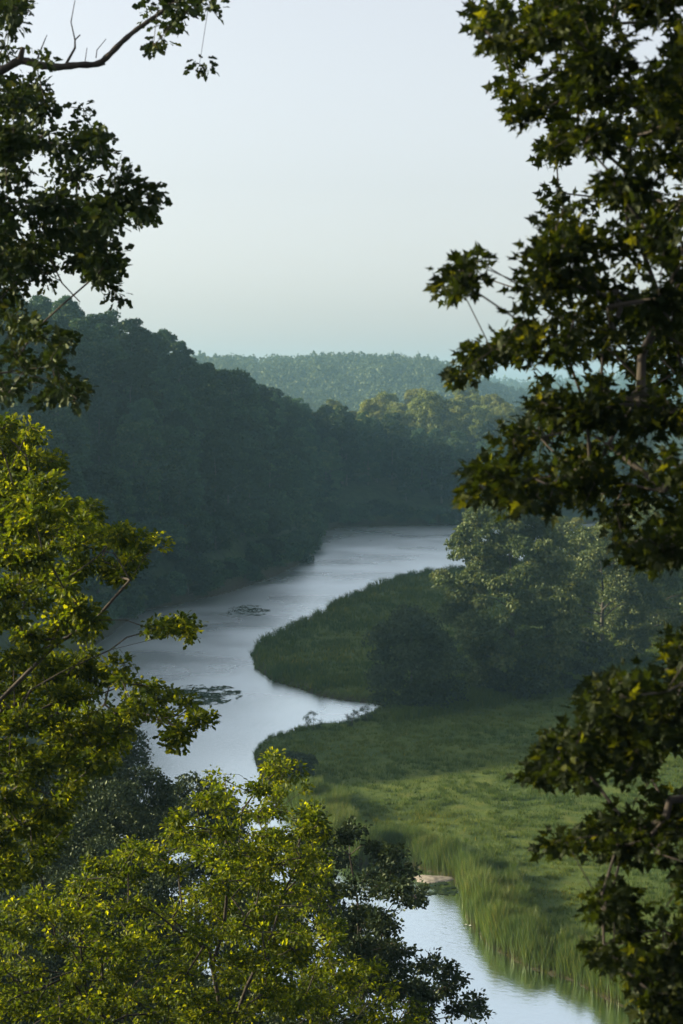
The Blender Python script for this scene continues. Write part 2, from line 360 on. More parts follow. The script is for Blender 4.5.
def trunk_mesh(name, r, h, rad, C, base, nl=9, sides=7, lean=.04):
    top = h * .82; n = 7; pts = []; o = np.zeros(2)
    for k in range(n + 1):
        t = k / n; o = o + r.normal(0, lean * h / n * 1.2, 2) * (k > 0); pts.append(np.array([o[0], o[1], -1.0 + t * (top + 1.0)]))
    rr = lambda t: rad * ((1 - t) ** .8 * .9 + .08) * (1 + .5 * math.exp(-t * 22))
    segs = [(pts[k], pts[k + 1], rr(k / n), rr((k + 1) / n)) for k in range(n)]
    for c in C[r.choice(len(C), min(nl, len(C)), replace=False)]:
        zt = max(min(c[2] - .25 * math.hypot(c[0], c[1]) - .5, top * .95), base * .7); tt = (zt + 1) / (top + 1)
        k = min(int(tt * n), n - 1); f = tt * n - k; a = pts[k] * (1 - f) + pts[k + 1] * f; a = a.copy()
        r0 = rr(tt) * .5; mid = (a + c) / 2 + r.normal(0, .25, 3) + np.array([0, 0, .2])
        segs += [(a, mid, r0, r0 * .6), (mid, c, r0 * .6, r0 * .2)]
    return tubes(name, segs, sides)
variants = []
for k in range(8):
    r = np.random.default_rng(100 + k); h = 15 + (k % 4) * 1.3; rx = [4.6, 5.4, 4.2, 5.8, 3.8, 5.0, 4.4, 5.2][k]
    cm, C = crown_mesh('broad_crown', r, h, rx, .9, 80, 150, .40, clump_r=.25, pear=[.3, .45, .55, .2, .6, .35, .5, .4][k])
    cm.materials.append(M['forest']); tm = trunk_mesh('broad_trunk', r, h, .26, C, 3); tm.materials.append(M['bark_grey'])
    variants.append((cm, tm))
shrubs = []
for k in range(4):
    r = np.random.default_rng(200 + k)
    cm, C = crown_mesh('low_crown', r, 4.2, 2.9, .1, 30, 120, .3, pear=.2, clump_r=.33)
    cm.materials.append(M['forest']); tm = trunk_mesh('low_trunk', r, 3.6, .1, C, .3, 8, 5); tm.materials.append(M['bark_grey'])
    shrubs.append((cm, tm))
def place(kind, x, y, sc, rz, name, label, cat, group, sz=1.0, dz=0):
    e = thing(name, label, cat, (x, y, hz(x, y) - .15 + dz), rz, group); e.scale = (sc, sc, sc * sz)
    c = obj('crown', kind[0], None, e); t_ = obj('trunk', kind[1], None, e)
    return e

variants_sunlit = []
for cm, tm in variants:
    c2 = cm.copy(); c2.materials.clear(); c2.materials.append(M['pale']); variants_sunlit.append((c2, tm))
def pix(x, y, z):
    c, s = math.cos(PITCH), math.sin(PITCH); dz = z - H
    f = y * c - dz * s; u = y * s + dz * c
    return 341.5 + x / f * FPX, 512 - u / f * FPX
# hillside wood: jittered grid between the bank and the crest
r = np.random.default_rng(5); cand = []
for gy in np.arange(262, 575, 7.4):
    for gx in np.arange(-105, 40, 7.8):
        cand.append((gx + r.uniform(-3, 3), gy + r.uniform(-3, 3)))
cand = np.array(cand); P = cand
dl, _ = pdist(P, LB); dc, zc = pdist(P, CR); lf = inside(P, LPOLY); bey = inside(P, CPOLY)
cz = height(P[:, 0], P[:, 1])
n_h = 0
for (cx, cy), a, b_, l, by, gz in zip(cand, dl, dc, lf, bey, cz):
    if not l or a < 3.0 or (by and b_ > 9): continue
    px, _y = pix(cx, cy, gz + 8)
    if px < -45 or px > 352 or cy > 545 + 20 * (px < 300): continue
    if cx > -2 and cy > 505 and a < 60: pass
    sc = r.uniform(.82, 1.12)
    if by or b_ < 8: lab, g, sc = 'rounded tree on the crest of the steep wooded hill, outlined against sky', 'trees along the crest of the wooded hill', .72 + sc * .12
    elif a < 10: lab, g, sc = 'leafy tree at the foot of the steep wooded hill, leaning over dark water', 'trees at the waterline below the wooded hill', sc * .88
    else: lab, g = 'dense dark green tree on the shaded slope of the steep wooded hill', 'trees covering the shaded hillside'
    vi = r.integers(8); pxt, _ = pix(cx, cy, gz + 14); lim = np.interp(pxt, [0, 50, 100, 150, 190, 240, 290, 330, 352], [284, 291, 303, 324, 344, 369, 387, 401, 405]) + r.uniform(-3, 5)
    room = at(pxt, lim, cy)[2] - gz; hv = 15 + (vi % 4) * 1.3
    if sc * hv > room: sc = room / hv
    if sc < .42: continue
    place(variants[vi], cx, cy, sc, r.uniform(0, 6.28), 'broadleaf_tree', lab, 'tree', g, r.uniform(.92, 1.05)); n_h += 1
# bushes along the foot of the hill
acc = 0
for i in range(3, len(LB) - 1):
    a, b_ = LB[i], LB[i + 1]
    if a[1] < 235 or b_[0] > 75: continue
    L = np.linalg.norm(b_ - a); nrm2 = np.array([-(b_ - a)[1], (b_ - a)[0]]) / L; k = acc
    while k < L:
        p = a + (b_ - a) * k / L + nrm2 * r.uniform(.4, 1.6)
        far = p[0] > 0 and p[1] > 470
        place(shrubs[r.integers(4)], p[0], p[1], r.uniform(.7, 1.25), r.uniform(0, 6.28), 'bank_bush',
              'low willow bush at the water edge beyond the river bend' if far else 'low bush hanging over the dark waterline below the wooded hill', 'bush',
              'bushes along the far bank beyond the bend' if far else 'bushes along the waterline of the wooded hill', dz=-.3)
        p = a + (b_ - a) * k / L + nrm2 * r.uniform(4.2, 6.8)
        if not far and (p[1] > 240): place(shrubs[r.integers(4)], p[0], p[1], r.uniform(1.0, 1.6), r.uniform(0, 6.28), 'bank_bush', 'low bush hanging over the dark waterline below the wooded hill', 'bush', 'bushes along the waterline of the wooded hill', dz=-.3)
        k += r.uniform(3.6, 6.0)
    acc = k - L
# wood beyond the bend
n_f = 0
for gy in np.arange(492, 690, 9.5):
    for gx in np.arange(-12, 112, 9.0):
        cx, cy = gx + r.uniform(-3.4, 3.4), gy + r.uniform(-3.4, 3.4)
        px, _y = pix(cx, cy, 10)
        if px < 330 or px > 640 or not inside(np.array([[cx, cy]]), LPOLY)[0]: continue
        if (cx < 12 and cy > 560 + 30): continue
        d0 = pdist(np.array([[cx, cy]]), LB)[0][0]
        if d0 < 4: continue
        tall = cy > 560
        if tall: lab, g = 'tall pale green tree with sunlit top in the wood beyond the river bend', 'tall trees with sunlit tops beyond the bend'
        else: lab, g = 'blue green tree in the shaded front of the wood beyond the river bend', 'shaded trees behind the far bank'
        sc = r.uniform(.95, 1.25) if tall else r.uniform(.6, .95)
        place((variants_sunlit if tall else variants)[r.integers(8)], cx, cy, sc, r.uniform(0, 6.28), 'broadleaf_tree', lab, 'tree', g, r.uniform(.95, 1.15)); n_f += 1
print('hill trees', n_h, 'far trees', n_f)

# far ridges: woods that read as one mass
def far_wood(name, label, seed, ylo, yhi, pxlo, pxhi, n, cw, ch, per, ls):
    r = np.random.default_rng(seed); cy = r.uniform(ylo, yhi, n); px = r.uniform(pxlo, pxhi, n); cx = (px - 341.5) / FPX * cy
    gz = height(cx, cy); s = r.uniform(.65, 1.3, n); con = r.random(n) < .15
    ci = np.repeat(np.arange(n), per); m_ = len(ci); q = nrm(r.normal(size=(m_, 3))); q[:, 2] = np.abs(q[:, 2]); hh = q[:, 2].copy()
    hh = np.where(con[ci], r.random(m_) , hh); rad = np.where(con[ci], (1 - hh) * .75 + .05, 1.0); qa = nrm(q[:, :2])
    rr = np.where(con[ci], rad, np.sqrt(np.clip(1 - hh ** 2, 0, 1)))
    C = np.stack([cx[ci] + qa[:, 0] * rr * cw * s[ci], cy[ci] + qa[:, 1] * rr * cw * s[ci], gz[ci] + (-.1 + 1.1 * hh) * ch * s[ci] * np.where(con[ci], 1.2, 1)], 1) + r.normal(0, .4, (m_, 3))
    var = np.clip(r.normal(.5, .15, m_) + r.normal(0, .2, n)[ci], 0, 1)
    me = leaves(name, C, nrm(r.normal(size=(m_, 3))), nrm(q + .5 * r.normal(size=(m_, 3))), ls * r.uniform(.7, 1.3, m_), QUAD, var)
    tag(obj(name, me, M['farwood']), label, 'forest', kind='stuff')
far_wood('ridge_forest', 'hazy forest covering the ridge beyond the river bend', 31, 1030, 1560, 120, 680, 3000, 4.6, 6.5, 46, 1.7)
far_wood('distant_forest', 'palest blue forest on the farthest ridge', 32, 2150, 2560, 380, 760, 1100, 6, 12, 45, 2.6)

# ------------------------------------------------------------------ trees and bushes on the meadow
def own_tree(name, label, px, pybase, pytop, wpx, mat, seed, cat='tree', nclump=90, per=240, ls=.3, tmpl=QUAD, base=.08, pear=.2, clump_r=.2, trunk=.35, group=None, nl=14, xoff=0):
    p = ground(px, pybase, .6); gz = hz(p[0], p[1]); hh = at(px, pytop, p[1])[2] - gz; rx = wpx / 2 / FPX * p[1]
    r = np.random.default_rng(seed); e = thing(name, label, cat, (p[0], p[1], gz - .1), 0, group)
    cm, C = crown_mesh(name + '_crown', r, hh, rx, hh * base, nclump, per, ls, tmpl, pear, clump_r)
    obj('crown', cm, mat, e); obj('trunk', trunk_mesh(name + '_trunk', r, hh, trunk, C, hh * .12, nl), M['bark_grey'], e); return e
own_tree('willow_tree', 'large spreading willow with sunlit crown standing in the meadow by the river', 512, 692, 500, 158, M['willow'], 41, nclump=230, per=330, ls=.36, tmpl=leaf_rows([.08, .34, .05]), base=.01, pear=.2, clump_r=.15)
own_tree('round_bush', 'big dark rounded bush at the inlet between the two meadows', 411, 708, 612, 112, M['shrub'], 42, 'bush', 48, 420, .26, base=0, pear=.6, clump_r=.30, trunk=.16)
own_tree('willow_tree', 'grey green willow with forked trunk behind the large spreading willow', 600, 664, 528, 130, M['willow'], 43, nclump=120, per=300, ls=.3, base=.03, clump_r=.18)
own_tree('willow_tree', 'broad hazy willow with sunlit rim behind the forked willow', 642, 640, 508, 150, M['willow'], 44, nclump=110, per=260, ls=.32, base=.03, clump_r=.2)
own_tree('willow_tree', 'low hazy willow at the edge of the bend, behind the spreading willow', 570, 622, 520, 90, M['willow'], 45, nclump=60, per=260, ls=.32, base=.05, clump_r=.22)
own_tree('willow_tree', 'dark willow beside the maple branches at the end of the meadow', 715, 668, 520, 130, M['willow'], 46, nclump=80, per=260, ls=.32, base=.1, clump_r=.2)
own_tree('bushy_thicket', 'dense dark thicket at the foot of the large spreading willow', 520, 697, 652, 72, M['shrub'], 47, 'bush', 40, 200, .28, base=.02, pear=.1, trunk=.1)
own_tree('bushy_thicket', 'dense dark thicket below the forked willow', 585, 690, 642, 60, M['shrub'], 48, 'bush', 40, 200, .28, base=.02, pear=.1, trunk=.1)
for k, (px, pb, pt, w, lab) in enumerate([(313, 731, 711, 22, 'small wispy shrub on the tip of the meadow bank'), (352, 727, 709, 16, 'small upright shrub on the bank between wispy shrub and inlet'),
        (366, 722, 705, 22, 'taller pale shrub at the head of the inlet'), 
        (300, 778, 752, 40, 'low dark bush at the meadow tip behind the sunlit treetop')]):
    own_tree('small_shrub', lab, px, pb, pt, w, M['shrub'], 60 + k, 'shrub', 22 if w < 25 else 30, 22 if w < 25 else 130, .2, WILLOW if w < 25 else QUAD, base=.1, clump_r=.22 if w < 25 else .3, trunk=.05, nl=10)

# ------------------------------------------------------------------ grass, reeds, water weed
def blades(name, px, py, pz, h, w, lean, r, mat, label, var, seg=2, cat=None, sheath=False):
    n = len(px); a = r.uniform(0, 2 * PI, n); u = np.stack([np.cos(a), np.sin(a), np.zeros(n)], 1); b = r.uniform(0, 2 * PI, n)
    l = np.stack([np.cos(b), np.sin(b), np.zeros(n)], 1) * (lean * h * r.uniform(.2, 1, n))[:, None]
    base = np.stack([px, py, pz - .08], 1); rows = []
    for k in range(seg + 1):
        t = k / seg; c = base + l * t * t + np.array([0, 0, 1.]) * (h * t * (1 - .25 * lean * t))[:, None]
        ww = (w * (1 - t) ** .6)[:, None]; rows.append(c - u * ww); rows.append(c + u * ww)
    V = np.stack(rows, 1); m_ = 2 * (seg + 1)
    f = np.array([(2 * k, 2 * k + 1, 2 * k + 3, 2 * k + 2) for k in range(seg)])
    F = (f[None] + (np.arange(n) * m_)[:, None, None]).reshape(-1, 4)
    tint = np.repeat(var, m_)
    if sheath: tint = (np.maximum(var, .25)[:, None] * np.repeat(np.minimum(np.arange(seg + 1) / seg / .6, 1), 2)[None]).ravel()    # brown dead sheaths low on the stems; also puts the dark waterline in colour
    o = obj(name, mesh(name, V.reshape(-1, 3), [F], {'tint': tint}), mat); return tag(o, label, cat, kind='stuff')
def scatter(n, x0, x1, y0, y1, r, dmin=.2, dmax=1e9, per=0, sp=.15, frac=.6):
    P = np.stack([r.uniform(x0, x1, n), r.uniform(y0, y1, n)], 1)
    if per:
        m_ = int(n * frac); P[:m_] = P[:m_ // per + 1][np.arange(m_) // per] + r.normal(0, sp, (m_, 2)) * r.uniform(.5, 1.8, (m_ // per + 1, 1))[np.arange(m_) // per]
    P = P[inside(P, RPOLY)]; d, _ = pdist(P, RB); k = (d > dmin) & (d < dmax); return P[k], d[k]
r = np.random.default_rng(71)
P, d = scatter(380000, -30, 48, 100, 215, r, .3, per=26, sp=.2, frac=.6)
tuft = (np.arange(len(P)) < .6 * len(P)) * 1.0
hh = (.14 + .16 * tuft + .30 * vnoise(P[:, 0], P[:, 1], 3.5, 5) ** 2 + .1 * r.random(len(P)) + .5 * np.exp(-d / 1.2)) * 1.0
blades('meadow_grass', P[:, 0], P[:, 1], height(P[:, 0], P[:, 1]), hh, .022 + .012 * r.random(len(P)), .6, r, M['grass'], 'short green grass of the open meadow',
       np.clip(r.normal(.4, .18, len(P)) + .5 * (vnoise(P[:, 0], P[:, 1], 7, 8) - .5), 0, 1), cat='grass')
P, d = scatter(170000, -30, 60, 200, 375, r, .1, per=22, sp=.35, frac=.7)
k = (P[:, 1] > 205); P, d = P[k], d[k]
hh = .35 + .6 * vnoise(P[:, 0], P[:, 1], 4, 6) + (.5 + 1.4 * vnoise(P[:, 0], P[:, 1], 2.0, 16)) * np.exp(-d / 2.2) * r.uniform(.6, 1, len(P))
blades('tall_grass', P[:, 0], P[:, 1], height(P[:, 0], P[:, 1]), hh, .05 + .03 * r.random(len(P)), .5, r, M['grass'], 'tall dark grass covering the peninsula in the river bend',
       np.clip(r.normal(.3, .22, len(P)) + .6 * (vnoise(P[:, 0], P[:, 1], 6, 9) - .5), 0, 1), cat='grass')
# reeds along the near bank
P, d = scatter(1900000, -16, 40, 90, 150, r, .2, 6.5, per=240, sp=.26, frac=.8)
wband = 2.2 + 2.4 * vnoise(P[:, 0], P[:, 1], 6, 12)
wband = np.where((P[:, 1] > 124) & (P[:, 1] < 131) & (P[:, 0] > 8), 1.2, wband)
k = (d < wband) & (r.random(len(P)) < .8); P, d = P[k], d[k]
if len(P) > 90000: k = np.sort(r.choice(len(P), 90000, replace=False)); P, d = P[k], d[k]
hh = (1.4 + 1.8 * vnoise(P[:, 0], P[:, 1], 1.3, 13) ** 1.3) * (.50 + .32 * r.random(len(P)))
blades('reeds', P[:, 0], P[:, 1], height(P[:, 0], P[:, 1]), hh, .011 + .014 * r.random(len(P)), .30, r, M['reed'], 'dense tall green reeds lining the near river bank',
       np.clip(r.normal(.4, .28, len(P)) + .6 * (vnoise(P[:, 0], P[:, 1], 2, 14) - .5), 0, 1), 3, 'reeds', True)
# taller sedge band between meadow and willow
a0 = g2(392, 722); a1 = g2(470, 708); a2 = g2(585, 690); n = 16000; t_ = r.random(n) * 2
ax = np.interp(t_, [0, 1, 2], [a0[0], a1[0], a2[0]]) ; ay = np.interp(t_, [0, 1, 2], [a0[1], a1[1], a2[1]]) + r.normal(0, 2.0, n)
blades('sedge', ax, ay, height(ax, ay), (.7 + .8 * vnoise(ax, ay, 2.5, 15)) * r.uniform(.6, 1, n), .04 + .02 * r.random(n), .4, r, M['grass'], 'band of knee-high sedge between the meadow and the spreading willow', np.clip(r.normal(.35, .15, n), 0, 1), 3, 'sedge')
# patches of flat dark flecks; the two midstream ones stand in for ripples
def weed(name, label, cx, cy, rx, ry, n, seed, ang=0.0):
    r = np.random.default_rng(seed); a = r.uniform(0, 2 * PI, n); q = np.sqrt(r.random(n)); ux, uy = np.cos(a) * q * rx, np.sin(a) * q * ry
    x = cx + ux * math.cos(ang) - uy * math.sin(ang); y = cy + ux * math.sin(ang) + uy * math.cos(ang)
    k = vnoise(x, y, .45, seed) * .6 + vnoise(x, y, 1.7, seed + 1) * .7 - .35 * q + .25 * r.random(n) > .56; x, y = x[k], y[k]; n = len(x); s = r.uniform(.08, .2, n)
    b = np.arange(6) / 6 * 2 * PI; V = np.stack([x[:, None] + s[:, None] * np.cos(b), y[:, None] + s[:, None] * np.sin(b), np.full((n, 6), .012) + r.uniform(0, .04, (n, 6))], 2)
    o = obj(name, mesh(name, V.reshape(-1, 3), [np.arange(6 * n).reshape(n, 6)], {'tint': np.repeat(r.random(n), 6)}), M['shrub']); tag(o, label, 'water weed', kind='stuff')
c = g2(200, 695); weed('floating_flecks', 'dark ripple patch of floating flecks in midstream near the lit branches', c[0], c[1], 4.6, 7.5, 4200, 81)
c = g2(248, 611); weed('floating_flecks', 'thin streak of dark ripple flecks on the river below the wooded hill', c[0], c[1], 3.4, 8, 1500, 82)
c = g2(437, 889); weed('floating_flecks', 'small patch of weed in the water below the sand spit', c[0], c[1], 1.4, 2.0, 220, 83)

# pale sand spit at the reed corner
c = ground(433, 879); n = 28; a = np.arange(n) / n * 2 * PI; rr = 1 + .15 * np.sin(3 * a + 1) + .08 * np.sin(7 * a)
V = [(0, 0, .22)]; 
for f, zz in ((.45, .2), (.8, .12), (1.0, .02), (1.1, -.25)):
    V += [(math.cos(q) * 1.35 * w_ * f, math.sin(q) * 1.0 * w_ * f, zz * .5) for q, w_ in zip(a, rr)]
F3 = [(0, 1 + k, 1 + (k + 1) % n) for k in range(n)]; F4 = [(1 + n * L + k, 1 + n * (L + 1) + k, 1 + n * (L + 1) + (k + 1) % n, 1 + n * L + (k + 1) % n) for L in range(3) for k in range(n)]
tag(obj('sand_spit', mesh('sand_spit', V, [np.array(F3), np.array(F4)], smooth=True), flat_mat('pale_sand', (.12, .11, .09), (.26, .235, .20), 3), None, (c[0], c[1], 0)), kind='structure')

# fallen snag lying in the water at the foot of the hill
p = ground(302, 563); r = np.random.default_rng(90); e = thing('fallen_snag', 'fallen tree with broken branches lying half in water below the wooded hill', 'fallen tree', (p[0] - 3, p[1] + 1, 0))
segs = [(np.array([-3, 1, .8]), np.array([0, .4, .5]), .3, .26), (np.array([0, .4, .5]), np.array([3.2, 0, .15]), .26, .14), (np.array([3.2, 0, .15]), np.array([5.2, -.4, .5]), .14, .05)]
for k in range(14):
    a = np.array([r.uniform(-1, 4.6), .1, .35]); b_ = a + np.array([r.uniform(-.8, 1.2), r.uniform(-1, 1), r.uniform(.3, 1.6)]); segs.append((a, b_, .07, .02))
obj('trunk', tubes('snag_trunk', segs, 7), M['bark_grey'], e)
n = 700; cc = np.stack([r.uniform(1.5, 5.4, n), r.normal(0, .6, n), r.uniform(.1, 1.3, n)], 1)
obj('crown', leaves('snag_crown', cc, nrm(r.normal(size=(n, 3))), nrm(r.normal(size=(n, 3))), .25 * r.uniform(.7, 1.3, n), QUAD, r.random(n)), M['shrub'], e)

# ------------------------------------------------------------------ near trees: skeletons grown to points in their crowns
def skeleton(pts, trunk, r, step=.35, bias=.30, tip=.0035, expo=2.3, jitter=.11):
    """pts attractors (n,3); trunk list of polylines (each starts on an earlier one). returns tube segments and per-tip directions"""
    N = [np.array(trunk[0][0], float)]; par = [-1]; pl = [0.0]
    def add(p, q): N.append(p); par.append(q); pl.append(pl[q] + float(np.linalg.norm(p - N[q]))); return len(N) - 1
    for li, line in enumerate(trunk):
        line = [np.array(p, float) for p in line]
        cur = 0 if li == 0 else int(np.argmin([np.linalg.norm(line[0] - q) for q in N]))
        for p in line[1:]:
            k = max(1, int(np.linalg.norm(p - N[cur]) / (step * 1.5))); a = N[cur].copy()
            for s in range(1, k + 1): cur = add(a + (p - a) * s / k + (r.normal(0, jitter * .5, 3) if s < k else 0), cur)
    d0 = np.array([min(np.linalg.norm(p - q) for q in N[::3]) for p in pts]); order = np.argsort(d0 + r.uniform(0, .4, len(pts)))
    cap = len(pts) * 6 + len(N) + 100; A = np.zeros((cap, 3)); PLn = np.zeros(cap); A[:len(N)] = N; PLn[:len(N)] = pl
    tips = np.zeros(len(pts), int); dirs = np.zeros((len(pts), 3))
    for i in order:
        p = pts[i]; n = len(N); dd = np.sqrt(((A[:n] - p) ** 2).sum(1)); j = int(np.argmin(dd + bias * PLn[:n] ** .9)); L = dd[j]
        k = min(5, max(1, int(L / step))); a = A[j].copy(); cur = j
        bow = r.normal(0, jitter * L, 3); bow[2] += .05 * L
        for s in range(1, k + 1):
            t = s / k; q = a + (p - a) * t + bow * math.sin(PI * t)
            cur = add(q, cur); A[len(N) - 1] = q; PLn[len(N) - 1] = pl[-1]
        tips[i] = cur; dirs[i] = p - N[par[cur]]
    n = len(N); rad = np.zeros(n)
    for q in range(n - 1, -1, -1):
        rr_ = max(rad[q], tip ** expo); rad[q] = rr_
        if par[q] >= 0: rad[par[q]] += rr_
    rad = rad ** (1 / expo)
    return [(N[par[q]], N[q], rad[par[q]] if rad[par[q]] < rad[q] * 1.6 else rad[q] * 1.15, rad[q]) for q in range(1, n)], nrm(dirs)
def spray_leaves(name, pts, dirs, k, size, spread, tmpl, r, up=.9, tintm=.45, droop=.2):
    n = len(pts); ci = np.repeat(np.arange(n), k); m_ = len(ci)
    off = nrm(r.normal(size=(m_, 3))) * (spread * r.random((m_, 1)) ** .6) * np.array([1, 1, .7])
    C = pts[ci] + off; D = nrm(off / spread + .6 * dirs[ci] + .4 * r.normal(size=(m_, 3)) + np.array([0, 0, -droop]))
    Nn = nrm(r.normal(size=(m_, 3)) * .75 + np.array([0, 0, up]))
    var = np.clip(r.normal(tintm, .16, m_) + r.normal(0, .12, n)[ci], 0, 1)
    return leaves(name, C, D, Nn, size * r.uniform(.6, 1.25, m_), tmpl, var)
def mask_points(n, poly, Y0, Y1, r, holes=(), blobs=(), cl=(60, 25, .45), ins=4):
    """attractors whose view positions lie in an outline, each at a real distance of its own"""
    out = []; poly = np.array(poly, float); lo, hi = poly.min(0), poly.max(0)
    M_, Rp, fl = cl; cc = r.uniform(lo, hi, (M_ * 12, 2)); cc = cc[inside(cc, poly)]; keep = []
    for q in cc:                        # clump centres, spaced apart
        if all(((q - k_) ** 2).sum() > (Rp * .62) ** 2 for k_ in keep[-int(M_ * .45) or -1:]): keep.append(q)
        if len(keep) >= M_: break
    pts_ = []; per = int(n / max(len(keep), 1) * 1.35) + 1
    for q in keep:
        Yc = r.uniform(Y0, Y1); s_ = r.uniform(.65, 1.25); u = nrm(r.normal(size=(per, 3))) * r.random((per, 1)) ** .45 * Rp * s_
        tilt = r.normal(0, .35); w = np.stack([q[0] + u[:, 0], q[1] - u[:, 2] * fl + tilt * u[:, 0] * .5], 1); ok = inside(w, poly) & (pdist(w, np.vstack([poly, poly[:1]]))[0] > ins)
        for h in holes: ok &= ((w - np.array(h[:2])) ** 2).sum(1) > h[2] ** 2
        pts_ += [at(a[0], a[1], Yc + b[1] * Yc / FPX) for a, b in zip(w[ok], u[ok])]
    for bx, by, br, bn in blobs:
        a = r.uniform(0, 2 * PI, bn); s = np.sqrt(r.random(bn)) * br; out += [np.array([bx + c * s_, by + d_ * s_]) for c, d_, s_ in zip(np.cos(a), np.sin(a), s)]
    return np.array(pts_ + [at(q[0], q[1], r.uniform(Y0, Y1)) for q in out])
def near_tree(name, label, pts, trunk, base, k, size, spread, tmpl, lm, bm, seed, up=.9, tintm=.45, tip=.0035, extra=None, bias=.3, step=.35, more=None):
    r = np.random.default_rng(seed); segs, dirs = skeleton(pts, trunk, r, tip=tip, bias=bias, step=step)
    if more:
        s2, d2 = skeleton(more[0], more[1], r, tip=tip, bias=bias, step=step); segs = segs + s2; pts = np.vstack([pts, more[0]]); dirs = np.vstack([dirs, d2])
    base = np.array(base, float); e = thing(name, label, 'tree', tuple(base))
    segs = [(a - base, b_ - base, ra, rb) for a, b_, ra, rb in segs + (extra or [])]
    obj('trunk', tubes(name + '_trunk', segs, 6), bm, e)
    obj('crown', spray_leaves(name + '_crown', pts - base, dirs, k, size, spread, tmpl, r, up, tintm), lm, e); return e

# big maple whose branches hang in from beyond the frame edge
r = np.random.default_rng(301)
mp = [(488, -40), (478, 10), (474, 35), (500, 60), (508, 95), (498, 132), (528, 150), (545, 172), (540, 198), (522, 215), (535, 240), (512, 268), (508, 300), (498, 318), (478, 345), (455, 372), (478, 382), (500, 372), (520, 395),
      (498, 430), (478, 455), (472, 490), (500, 500), (530, 512), (548, 530), (560, 512), (590, 520), (612, 560), (640, 582), (683, 566), (760, 560), (790, 300), (800, -80)]
holes = [(664, 176, 14), (590, 190, 10), (575, 205, 9), (680, 185, 7), (632, 60, 6), (618, 386, 12), (576, 118, 8), (640, 300, 7), (560, 335, 7), (690, 320, 9), (600, 430, 8), (655, 440, 9), (556, 85, 6), (545, 395, 7), (530, 300, 6), (610, 250, 6), (585, 360, 8), (660, 90, 5),
         (520, 130, 5), (630, 380, 12), (600, 20, 5), (570, 440, 10), (620, 470, 12), (560, 470, 8), (600, 495, 9), (660, 505, 12), (690, 440, 12)]
p1 = mask_points(950, mp, 11.2, 15.0, r, holes, [(463, 275, 12, 12), (474, 262, 4, 3), (450, 290, 4, 3), (480, 358, 10, 9), (462, 374, 5, 4), (500, 350, 10, 6), (486, 470, 10, 8), (505, 488, 12, 9), (478, 490, 6, 4), (520, 505, 10, 6), (486, 20, 12, 8), (500, 45, 10, 6), (515, 90, 10, 6)], (140, 38, .6), 13)
lowp = [(640, 634), (612, 684), (600, 668), (578, 722), (545, 738), (530, 772), (560, 782), (600, 776), (622, 788), (600, 812), (560, 835), (554, 848), (590, 872), (592, 900), (604, 925), (598, 960), (620, 985), (636, 1040), (800, 1060), (800, 640), (690, 628)]
p2 = mask_points(520, lowp, 10.6, 13.6, r, [(650, 800, 12), (615, 800, 14), (660, 700, 7), (625, 730, 6), (670, 900, 6), (640, 850, 6), (672, 780, 10)], [(545, 763, 11, 9), (562, 748, 12, 12), (538, 776, 6, 4), (560, 843, 9, 7), (582, 735, 10, 8), (575, 770, 12, 9), (590, 700, 12, 6), (608, 690, 8, 5), (600, 905, 10, 7), (600, 950, 8, 5)], (80, 36, .6), 12)
out_ = np.array([at(r.uniform(770, 1250), r.uniform(-300, 1150), r.uniform(11.5, 17)) for _ in range(260)])
pts = np.vstack([p1, out_]); bx, by = 5.6, 14.2; bz = hz(bx, by)
T = [[(bx, by, bz - .5), (5.5, 14.1, 27), (5.3, 14, 30.5), (5.2, 13.9, 34), (5.4, 13.8, 37)],
     [(5.4, 14, 28.5), tuple(at(900, 560, 13.2)), tuple(at(760, 480, 13)), tuple(at(660, 400, 12.9)), tuple(at(590, 330, 12.8))],
     [(5.3, 14, 31), tuple(at(860, 180, 13.3)), tuple(at(740, 130, 13)), tuple(at(640, 110, 12.8))],
     [(5.5, 14.1, 27.2), tuple(at(880, 800, 12.6)), tuple(at(760, 790, 12.3)), tuple(at(670, 800, 12.1))]]
TL = [T[0], T[3] + [], [tuple(at(760, 790, 12.3)), tuple(at(720, 715, 12.2)), tuple(at(680, 690, 12.1))]]; T = T[:3]
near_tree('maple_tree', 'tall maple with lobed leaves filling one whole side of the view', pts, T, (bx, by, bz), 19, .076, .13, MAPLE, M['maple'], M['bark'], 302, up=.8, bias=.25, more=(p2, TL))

# dark oak above the bare branch
r = np.random.default_rng(311)
op = [(-40, 60), (10, 72), (45, 70), (58, 92), (70, 98), (82, 82), (92, 78), (94, 108), (100, 125), (118, 145), (128, 152), (132, 170), (155, 172), (162, 192), (160, 214), (146, 232), (128, 224), (122, 244), (128, 262), (118, 280), (132, 292), (126, 304), (108, 318), (92, 312), (98, 296), (80, 276),
      (62, 290), (40, 300), (28, 282), (22, 300), (10, 320), (-40, 330)]
p1 = mask_points(480, op, 15.2, 17.8, r, [(30, 165, 12), (42, 190, 14), (20, 190, 9), (28, 226, 13), (14, 236, 7), (58, 258, 9), (82, 222, 5), (70, 185, 5), (12, 100, 3), (110, 238, 9), (100, 205, 5), (55, 170, 7)],
                 [(12, 6, 12, 12), (-5, 12, 22, 14), (2, 52, 6, 4), (156, 10, 10, 4), (186, 5, 10, 7), (208, 8, 5, 3), (158, 44, 5, 3), (174, 22, 8, 5), (199, 64, 3, 2), (205, -16, 12, 6), (170, -20, 16, 8), (42, 58, 4, 3),
                  (15, 322, 14, 9), (35, 330, 7, 4), (60, 340, 9, 7), (52, 362, 11, 8), (30, 372, 10, 6), (72, 392, 13, 10), (50, 392, 9, 5), (8, 352, 8, 4), (10, 392, 10, 6), (-10, 370, 20, 12)], (80, 22, .6), 8)
